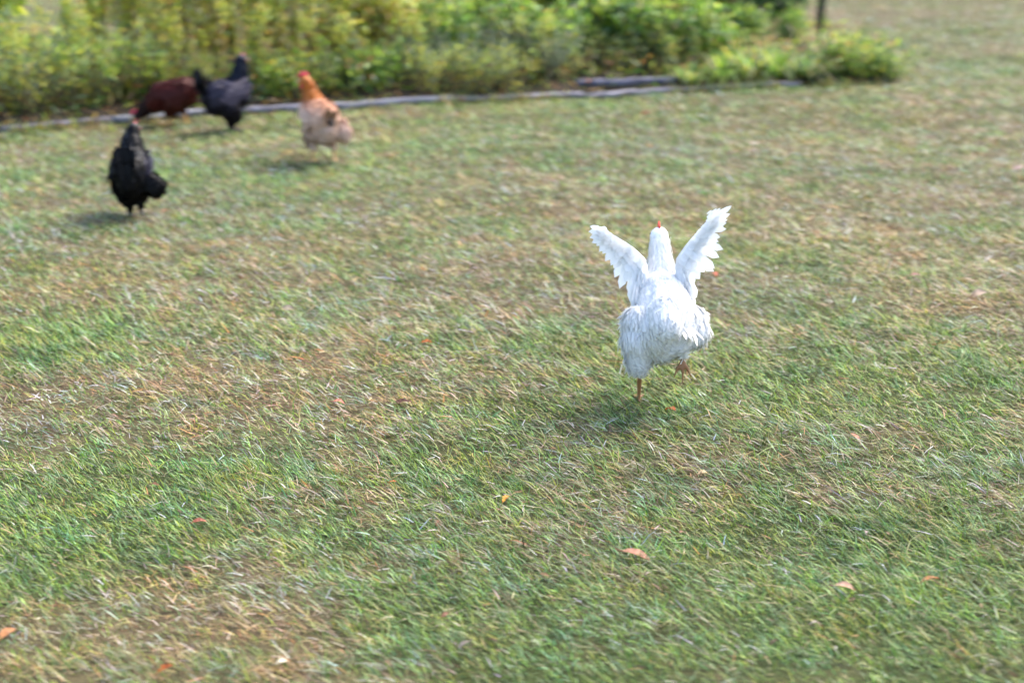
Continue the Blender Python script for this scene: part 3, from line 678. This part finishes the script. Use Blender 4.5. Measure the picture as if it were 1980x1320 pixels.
LEGC = (.60, .33, .07)
def make_hen(p):
    """p: pose and plumage. Local frame: x forward, y left, z up"""
    name = p['name']
    c = at(*p['px']); root = empty(name, (c[0], c[1], float(relief(c[0], c[1]))), p['heading'], label=p['label'], cat='hen')
    root.scale = (p.get('scale', 1),)*3
    prims = list(p['body'])
    H = np.array(p['head']); hf = unit(np.array(p['look'], float)); hl = unit(np.cross([0, 0, 1.], hf)); hu = np.cross(hf, hl)
    hr = p.get('head_r', .026)
    prims += [('head', H, hr, H+hf*.012, hr*.85), ('face', H+hf*.02-hu*.002, hr*.62, H+hf*.03-hu*.004, hr*.42)]
    for L_ in p['legs']: prims += leg(*L_[0], **L_[1])
    V, N, F = voxel_body(prims)
    T = nearest_tag(V, prims)
    col = p['color']; legc = np.array(p.get('legc', LEGC))
    C = np.array([col(t, v) for t, v in zip(T, V)])
    C[T == 'leg'] = legc; C[T == 'face'] = p.get('facec', (.50, .05, .05))
    fm = p.get('fmat', m_feather)
    link('body', mesh_np('body', V, F, C, True), m_skin, parent=root)
    # plumage: overlapping feathers over everything that is not leg or face
    ok = (T != 'leg') & (T != 'face')
    idx = np.nonzero(ok)[0]
    def flow(P, t):
        f = np.tile(np.array([-1., 0, -.30]), (len(P), 1))
        k = t == 'neck'; f[k] = unit(np.array(p.get('neckflow', (-.25, 0, -1))))
        k = t == 'head'; f[k] = np.array(p.get('headflow', (-.6, 0, -.6)))
        k = t == 'breast'; f[k] = (-.7, 0, -.8)
        k = t == 'thigh'; f[k] = (-.45, 0, -1.)
        k = t == 'fluff'; f[k] = (-.8, 0, -.75)
        return f
    n = p.get('nf', 2600)
    i = rng.choice(idx, n); P = V[i]; Nn = N[i]; t = T[i]; P = P+rng.normal(0, .002, P.shape)
    fl = flow(P, t)+rng.normal(0, .16, (n, 3)); D = unit(fl-(fl*Nn).sum(1)[:, None]*Nn)
    lift = np.where(t == 'fluff', .32, np.where(t == 'thigh', .26, .12))*p.get('lift', 1)+rng.normal(0, .05, n)
    D2 = unit(D+Nn*np.clip(lift, .02, 1)[:, None])
    Ls = {'neck': .030, 'head': .010, 'breast': .034, 'back': .040, 'thigh': .034, 'fluff': .046}
    L = np.array([Ls.get(a, .036) for a in t])*rng.uniform(.75, 1.2, n)*p.get('flen', 1)
    W = L*np.where(t == 'neck', .30, np.where(t == 'fluff', .30, .45))*p.get('fwid', 1)
    CC = np.array([col(a, v) for a, v in zip(t, P)])*(1+rng.normal(0, p.get('cvar', .08), (n, 1)))
    B = Batch(); B.strips(P-Nn*np.where(t == 'neck', -.001, .002)[:, None]-D*L[:, None]*.25, D2, Nn, L, W, np.clip(CC, .003, .9), bend=rng.uniform(.05, .3, n), prof=((0, .5), (.4, 1.), (.82, .74)), SN=Nn+D*.3+rng.normal(0, p.get('njit', .14), (n, 3)))
    # loose downy wisps that break the outline
    if p.get('down', 0):
        j = rng.choice(idx[(T[idx] == 'fluff') | (T[idx] == 'thigh') | ((T[idx] == 'back') & (rng.random(len(idx)) < .3))], p['down']); P = V[j]; Nn = N[j]; t = T[j]
        fl = flow(P, t)+rng.normal(0, .35, (len(j), 3)); D = unit(fl-(fl*Nn).sum(1)[:, None]*Nn)+Nn*rng.uniform(.15, .55, len(j))[:, None]
        B.strips(P, D, Nn, rng.uniform(.02, .042, len(j)), p.get('downw', .0028), np.array([col(a, v) for a, v in zip(t, P)]), bend=.35, SN=Nn+D*.2)
    link('plumage', B.mesh('plumage'), fm, parent=root)
    # folded wings: three overlapping rows lying on the flank
    for sgn, fw in p.get('folded', []):
        sh, tip, out = [np.array(v, float) for v in fw]
        B = Batch(); ax = unit(tip-sh); Lw = np.linalg.norm(tip-sh); o_ = unit(out); dn = unit(np.cross(ax, o_)); dn = dn if dn[2] < 0 else -dn
        V0, F0 = ICO
        M = np.stack([ax*Lw*.5, dn*.052*p.get('wingw', 1), o_*.016], 0)
        B.add((V0@M)+(sh+tip)/2, [F0], col('wing', (sh+tip)/2))
        for row, (a0, a1, m, ln, wd) in enumerate([(.28, .62, 9, .105, .024), (.05, .6, 9, .06, .026), (-.1, .55, 10, .042, .024), (-.18, .4, 8, .032, .02)]):
            for k in range(m):
                f = k/(m-1); q = sh+ax*Lw*(a0+(a1-a0)*f)*.9+dn*(.040-.026*row)*(1.1-f*.4)*p.get('wingw', 1)+o_*(.011+.003*row+.0008*k)
                d = ax+dn*(.38-.4*f)*(1-.2*row)+rng.normal(0, .03, 3)
                cc = np.array(col('flight' if row == 0 else 'wing', q))*rng.uniform(.85, 1.12)
                B.strips([q], [d], [o_], ln*Lw/.2, wd, cc, bend=.06, prof=((0, .5), (.5, 1.), (.88, .8)), SN=[o_+dn*.3*(1-row)])
        # small scapulars filling the shoulder
        m = 70; a = rng.uniform(-.25, .75, m); b = rng.uniform(-.05, .035, m)
        Q = sh+np.outer(a*Lw, ax)+np.outer(b, dn)+o_*.017*(1-(b[:, None]/.06)**2)
        B.strips(Q, ax+rng.normal(0, .12, (m, 3))+dn*.15, np.tile(o_, (m, 1)), .03, .018, np.array([col('wing', q) for q in Q])*rng.uniform(.85, 1.12, (m, 1)), bend=.1, SN=o_-np.outer(b, dn)*8)
        link('wing', B.mesh('wing'), fm, parent=root)
    for wdef in p.get('spread', []): spread_wing(root, fm, **wdef)
    # tail
    tl = p['tail']; B = Batch(); tr = np.array(tl['root']); td = unit(np.array(tl['dir'], float)); side = np.array([0, 1., 0]); upn = unit(np.cross(side, td))
    for layer, (m, ln, wd, off) in enumerate([(tl.get('n', 12), tl['len'], tl['w'], 0), (tl.get('n', 12), tl['len']*.72, tl['w'], .006), (tl.get('n', 12)+4, tl['len']*.5, tl['w']*.9, .012), (tl.get('n', 12)+4, tl['len']*.5, tl['w']*.9, -.012)]):
        if tl.get('up', 1): off = -abs(off)
        for k in range(m):
            f = (k/(m-1)-.5)*2; ang = f*tl['spread']*(1-.12*abs(off)/.012)
            d = td*math.cos(ang)+side*math.sin(ang)+upn*tl.get('arch', .25)*(-abs(f))*.5+rng.normal(0, tl.get('mess', .04), 3)
            q = tr+side*f*tl.get('rw', .022)+upn*(off-abs(f)*tl.get('roofed', .015))-td*.02
            cc = np.array(col('tail' if layer < 2 else 'cover', q))*rng.uniform(.85, 1.12)
            B.strips([q], [d], [upn+side*f*.6], ln*rng.uniform(.85, 1.1), wd, cc, tipC=np.array(tl['tip']) if 'tip' in tl and layer < 2 else None, bend=tl.get('bend', .15), prof=((0, .4), (.45, 1.), (.86, .85)), SN=[(upn if layer < 3 else -upn)+side*f*.5-td*.2+rng.normal(0, .1, 3)])
    link('tail', B.mesh('tail'), fm, parent=root)
    # head furniture
    s = hr/.026
    B = Batch(); prof = [(-.020, .000), (-.024, .010), (-.016, .011), (-.011, .021), (-.005, .013), (.002, .024), (.008, .013), (.014, .020), (.018, .009), (.026, .010), (.024, .000), (.01, -.004), (-.01, -.005)]
    cs_ = p.get('comb', 1.0); base = H+hu*hr*.86+hf*.008
    Vv = []
    for off in (-.0024, .0024):
        Vv += [base+hf*a*s*cs_+hu*b*s*cs_+hl*off*(1 if b < .008 else .5) for a, b in prof]
    m = len(prof); Q = [[k, (k+1) % m, m+(k+1) % m, m+k] for k in range(m)]
    B.add(np.array(Vv), [np.array(Q), np.arange(m)[::-1][None], (m+np.arange(m))[None]], p.get('combc', (.62, .05, .07)))
    link('comb', B.mesh('comb'), m_skin, parent=root)
    B = Batch()
    for sg in (-1, 1):
        B.add(ICO[0]*np.array([.006, .004, .011])*s*p.get('wat', 1)@np.stack([hf, hl, hu])+H+hf*.024*s-hu*.024*s+hl*sg*.007, [ICO[1]], p.get('combc', (.62, .05, .07)))
    link('wattle', B.mesh('wattle', True), m_skin, parent=root)
    B = Batch(); B.tube([H+hf*.027*s, H+hf*.036*s-hu*.001, H+hf*.046*s-hu*.003, H+hf*.053*s-hu*.007], [.0078, .006, .0034, .0006], p.get('beakc', (.50, .36, .2)), 8)
    link('beak', B.mesh('beak', True), m_skin, parent=root)
    for sg in (-1, 1):
        B = Batch(); B.add(ICO[0]*.0042*s+H+hf*.017*s+hu*.004*s+hl*sg*hr*.74, [ICO[1]], (.03, .015, .008)); link('eye', B.mesh('eye', True), m_glossy, parent=root)
    return root

def spread_wing(root, fm, bone, feathers, cov=(.9, .9, .9)):
    """raised open wing: bone = arm points, feathers = (t along bone, direction, length) stations to interpolate"""
    B = Batch(); bone = np.array(bone, float)
    ts = np.linspace(0, 1, len(bone)); ft = np.array([f[0] for f in feathers]); fd = np.array([f[1] for f in feathers], float); fl = np.array([f[2] for f in feathers])
    def bp(t): return np.array([np.interp(t, ts, bone[:, k]) for k in range(3)])
    def fdir(t): return unit(np.array([np.interp(t, ft, fd[:, k]) for k in range(3)]))
    def wn(t):
        b = unit(bp(min(1, t+.05))-bp(max(0, t-.05))); nn = unit(np.cross(b, fdir(t))); return nn if nn[0] < 0 else -nn
    fine = np.array([bp(t) for t in np.linspace(0, 1, 12)])
    B.tube(fine, np.linspace(.017, .005, 12), cov, 8)
    for layer, (m, f_, wd, off) in enumerate([(19, 1.0, .026, 0), (19, .62, .024, .004), (22, .46, .022, .008), (24, .28, .019, .012), (22, .45, .022, -.006), (22, .26, .018, -.011)]):
        for k in range(m):
            t = min(1, .04+.95*k/(m-1)+rng.normal(0, .008)); d = fdir(t); tw = 1.25-.65*t; nn = wn(t); L_ = np.interp(t, ft, fl)*f_*(rng.uniform(.9, 1.12) if layer else rng.uniform(.84, 1.16))
            B.strips([bp(t)-d*.006+nn*(off+.0007*k)], [d+rng.normal(0, .035, 3)], [nn+bone[1]*0+np.array([0, 0, .15])], L_, wd*(1.12 if layer == 0 else 1)*tw,
                     np.array(cov)*rng.uniform(.9, 1.03), bend=.08, prof=((0, .45), (.5, 1.), (.88-.08*t, .84-.1*t)), cup=.06, SN=[nn+rng.normal(0, .12, 3)])
    m = 260; t = rng.uniform(0, .95, m); Q = np.array([bp(a) for a in t]); Nn = unit(rng.normal(size=(m, 3))+np.array([-.6, 0, .6])); Dd = np.array([fdir(a) for a in t])
    B.strips(Q+Nn*.012*(1-t[:, None]*.6), Dd+Nn*.1, Nn, .028, .011, np.array(cov), bend=.15, SN=Nn)
    link('wing', B.mesh('wing'), fm, parent=root)

# --- white hen running away with both wings thrown up
WH = np.array([.90, .90, .90])
def c_white(t, v):
    if t == 'head': return WH*.97
    return WH
make_hen(dict(name='white_hen', px=(1262, 768), heading=R(90), scale=.985, label='white hen running away with both wings raised', color=c_white, fmat=m_white,
    body=[('back', (-.075, -.025, .245), .098, (.03, -.02, .305), .074), ('breast', (.04, -.02, .29), .072, (.09, -.018, .32), .050),
          ('neck', (.06, -.02, .335), .050, (.11, -.02, .395), .034), ('neck', (.11, -.02, .395), .034, (.150, -.02, .440), .027),
          ('back', (-.11, -.02, .285), .062, (-.155, -.015, .275), .050),
          ('fluff', (-.09, -.01, .225), .078, (-.12, .0, .245), .062), ('fluff', (-.08, .040, .25), .060, (-.10, .045, .215), .060), ('fluff', (-.10, .045, .215), .058, (-.112, .055, .158), .036),
          ('fluff', (-.06, -.080, .250), .058, (-.08, -.098, .235), .046)],
    head=(.155, -.020, .450), look=(1, .03, -.05), head_r=.0285,
    legs=[((1, (-.03, .04, .20), (.0, .045, .17), (-.05, .045, .120), (-.01, .042, .000)), dict(fluff=.045)),
          ((-1, (-.03, -.070, .22), (.0, -.075, .19), (-.075, -.072, .180), (-.125, -.068, .158)), dict(fluff=.055, toe_dir=(-.35, 0, -1), grip=.2))],
    tail=dict(up=0, root=(-.165, -.02, .285), dir=(-1, .12, -.30), len=.055, w=.012, spread=R(58), n=44, rw=.055, bend=.45, mess=.10, roofed=.03, sn=1),
    legc=(.26, .12, .05), nf=13000, flen=1.05, fwid=.5, lift=.6, njit=.06, down=9000, downw=.0018, cvar=.02, combc=(.75, .06, .03), comb=.75,
    spread=[dict(cov=WH, bone=[(.02, .035, .345), (.035, .040, .405), (.045, .082, .445), (.045, .136, .478), (.045, .160, .494)],
                 feathers=[(0, (-.7, .25, -1), .10), (.25, (-.5, .3, -1), .118), (.45, (-.45, .5, -1), .10), (.7, (-.4, .7, -.75), .066), (.88, (-.3, 1, -.2), .054), (1, (-.2, 1, .35), .05)]),
            dict(cov=WH, bone=[(.02, -.075, .340), (.035, -.068, .405), (.045, -.100, .455), (.05, -.140, .500), (.05, -.168, .530)],
                 feathers=[(0, (-.7, -.2, -1), .095), (.25, (-.5, -.55, -.9), .10), (.45, (-.4, -.9, -.5), .092), (.65, (-.4, -1, -.1), .075), (.85, (-.3, -1, .35), .07), (1, (-.2, -.75, .8), .068)])]))

# --- buff hen walking away, head turned left
def c_buff(t, v):
    if t in ('neck', 'head', 'breast', 'back', 'wing'):
        k = min(1, max(0, (v[2]-.255)/.085)) if t in ('neck', 'head') else max(0, min(.6, (v[2]-.27)/.07))
        return np.array([.46, .15, .03])*k+np.array([.72, .49, .37])*(1-k)
    if t in ('fluff', 'thigh'): return np.array([.70, .50, .41])
    if t == 'tail': return np.array([.44, .24, .13])
    if t == 'cover': return np.array([.58, .36, .23])
    if t == 'flight': return np.array([.52, .31, .2])
    return np.array([.72, .49, .37])
def stand(fl=0.0, y0=0.0):
    return [('back', (-.085, 0, .235), .088, (.04, 0, .245), .088), ('breast', (.05, 0, .225), .085, (.085, 0, .25), .062),
            ('fluff', (-.09, 0, .185), .072, (-.13, 0, .20), .048)]
make_hen(dict(name='buff_hen', px=(622, 308), heading=R(112), label='buff hen with orange neck and red comb, head turned left', color=c_buff,
    body=stand()+[('neck', (.07, .01, .29), .064, (.10, .025, .355), .043), ('neck', (.10, .025, .355), .043, (.10, .035, .405), .030), ('fluff', (-.07, -.075, .185), .052, (-.09, -.095, .165), .045)],
    head=(.10, .043, .418), look=(.25, 1, -.08), head_r=.028, comb=1.15, wat=1.5,
    legs=[((1, (-.02, .045, .17), (.01, .05, .125), (-.03, .05, .09), (.0, .05, .006)), dict(fluff=.052)),
          ((-1, (-.02, -.05, .17), (.0, -.055, .125), (-.05, -.055, .09), (-.06, -.055, .012)), dict(fluff=.052))],
    folded=[(1, ((.05, .075, .26), (-.12, .07, .235), (.1, 1, .25))), (-1, ((.05, -.075, .26), (-.12, -.07, .235), (.1, -1, .25)))],
    tail=dict(root=(-.160, 0, .235), dir=(-.2, 0, 1), len=.095, w=.028, spread=R(8), n=9, rw=.016, bend=.05, tip=(.16, .09, .045)),
    legc=(.62, .36, .16), nf=3200, down=1800))

# --- black hen walking away
def c_black(t, v):
    if t in ('flight', 'wing'): return np.array([.012, .012, .028])  # bluish sheen of the wings put into their colour
    return np.array([.003, .003, .0045])
make_hen(dict(name='black_hen', px=(262, 420), heading=R(97), scale=.92, label='black hen walking away, nearest of the dark hens', color=c_black, fmat=m_glossy,
    body=stand()+[('neck', (.06, 0, .28), .072, (.085, 0, .34), .052), ('neck', (.085, 0, .34), .052, (.11, -.004, .395), .028), ('fluff', (-.06, -.07, .18), .055, (-.09, -.120, .165), .044)],
    head=(.115, -.008, .408), look=(.6, -.8, -.1), head_r=.024, comb=.38, wat=.8, combc=(.45, .10, .12), facec=(.40, .09, .10), beakc=(.2, .18, .16),
    legs=[((1, (-.03, .035, .16), (.0, .025, .095), (-.01, .02, .05), (.0, .02, .006)), dict(fluff=.062)),
          ((-1, (-.02, -.04, .17), (.01, -.03, .11), (-.01, -.03, .06), (.02, -.03, .006)), dict(fluff=.058))],
    folded=[(1, ((.05, .078, .26), (-.12, .08, .225), (.1, 1, .25))), (-1, ((.05, -.078, .26), (-.12, -.08, .225), (.1, -1, .25)))],
    tail=dict(root=(-.165, .0, .235), dir=(-.12, 0, 1), len=.165, w=.034, spread=R(9), n=10, rw=.016, bend=.05),
    legc=(.05, .045, .04), nf=3000, down=900, cvar=.2))

# --- dark grey hen heading right
def c_grey(t, v):
    if t in ('neck', 'head'): return np.array([.008, .011, .024])
    if t in ('tail', 'cover'): return np.array([.010, .010, .014])
    if t in ('wing', 'back', 'flight'): return np.array([.036, .032, .052])
    return np.array([.010, .008, .014])
make_hen(dict(name='grey_hen', px=(448, 252), heading=R(38), label='dark grey hen standing tall by the boards, tail up', color=c_grey, fmat=m_glossy,
    body=[('back', (-.075, 0, .215), .080, (.04, 0, .215), .084), ('breast', (.045, 0, .205), .083, (.075, 0, .235), .064), ('fluff', (-.08, 0, .175), .068, (-.12, 0, .205), .048),
          ('neck', (.065, 0, .27), .062, (.078, 0, .345), .045), ('neck', (.078, 0, .345), .045, (.085, 0, .405), .031)],
    head=(.09, 0, .415), look=(1, -.25, -.08), head_r=.026, comb=.6, wat=.8, combc=(.5, .12, .16), facec=(.42, .08, .10), beakc=(.25, .2, .18),
    legs=[((1, (-.02, .04, .15), (.01, .03, .095), (.0, .02, .05), (.0, .02, .006)), dict(fluff=.06)),
          ((-1, (-.02, -.04, .15), (.01, -.03, .095), (.0, -.02, .05), (.015, -.02, .006)), dict(fluff=.06))],
    folded=[(1, ((.05, .078, .26), (-.12, .07, .235), (.1, 1, .25))), (-1, ((.06, -.078, .265), (-.11, -.075, .225), (.1, -1, .25)))],
    tail=dict(root=(-.145, 0, .245), dir=(-.18, 0, 1), len=.165, w=.036, spread=R(13), n=10, rw=.02, bend=.05),
    legc=(.05, .045, .04), nf=3000, down=700, cvar=.2))

# --- red-brown hen pecking, heading left
def c_brown(t, v):
    if t in ('neck', 'head'): return np.array([.014, .004, .004])
    if t in ('tail',): return np.array([.03, .008, .006])
    if t in ('cover',): return np.array([.075, .012, .007])
    if t in ('thigh', 'fluff'): return np.array([.050, .010, .006])
    return np.array([.050, .008, .006])
make_hen(dict(name='red_brown_hen', px=(334, 238), heading=R(176), label='dark red-brown hen bent down pecking at the board', color=c_brown, fmat=m_glossy,
    body=[('back', (-.09, 0, .215), .078, (.05, 0, .175), .088), ('breast', (.05, 0, .165), .085, (.10, 0, .14), .066), ('fluff', (-.09, 0, .19), .070, (-.12, 0, .21), .048),
          ('neck', (.10, 0, .145), .062, (.165, 0, .095), .042), ('neck', (.165, 0, .095), .042, (.20, 0, .065), .028)],
    head=(.210, 0, .058), look=(.9, .1, -.45), head_r=.025, comb=1.1, wat=1.2, neckflow=(-1, 0, .6), headflow=(-1, 0, .6), combc=(.60, .05, .09),
    legs=[((1, (-.03, .045, .14), (.0, .045, .10), (-.03, .045, .08), (.03, .045, .006)), dict(fluff=.052)),
          ((-1, (-.05, -.045, .15), (-.03, -.045, .11), (-.06, -.045, .085), (-.075, -.045, .006)), dict(fluff=.05))],
    folded=[(1, ((.04, .078, .20), (-.13, .07, .215), (.1, 1, .25))), (-1, ((.04, -.078, .20), (-.13, -.07, .215), (.1, -1, .25)))],
    tail=dict(root=(-.150, 0, .25), dir=(-.95, 0, .5), len=.125, w=.034, spread=R(22), n=10, rw=.02, bend=-.05, tip=(.02, .012, .012)),
    legc=(.60, .34, .09), nf=3000, down=700, cvar=.2))
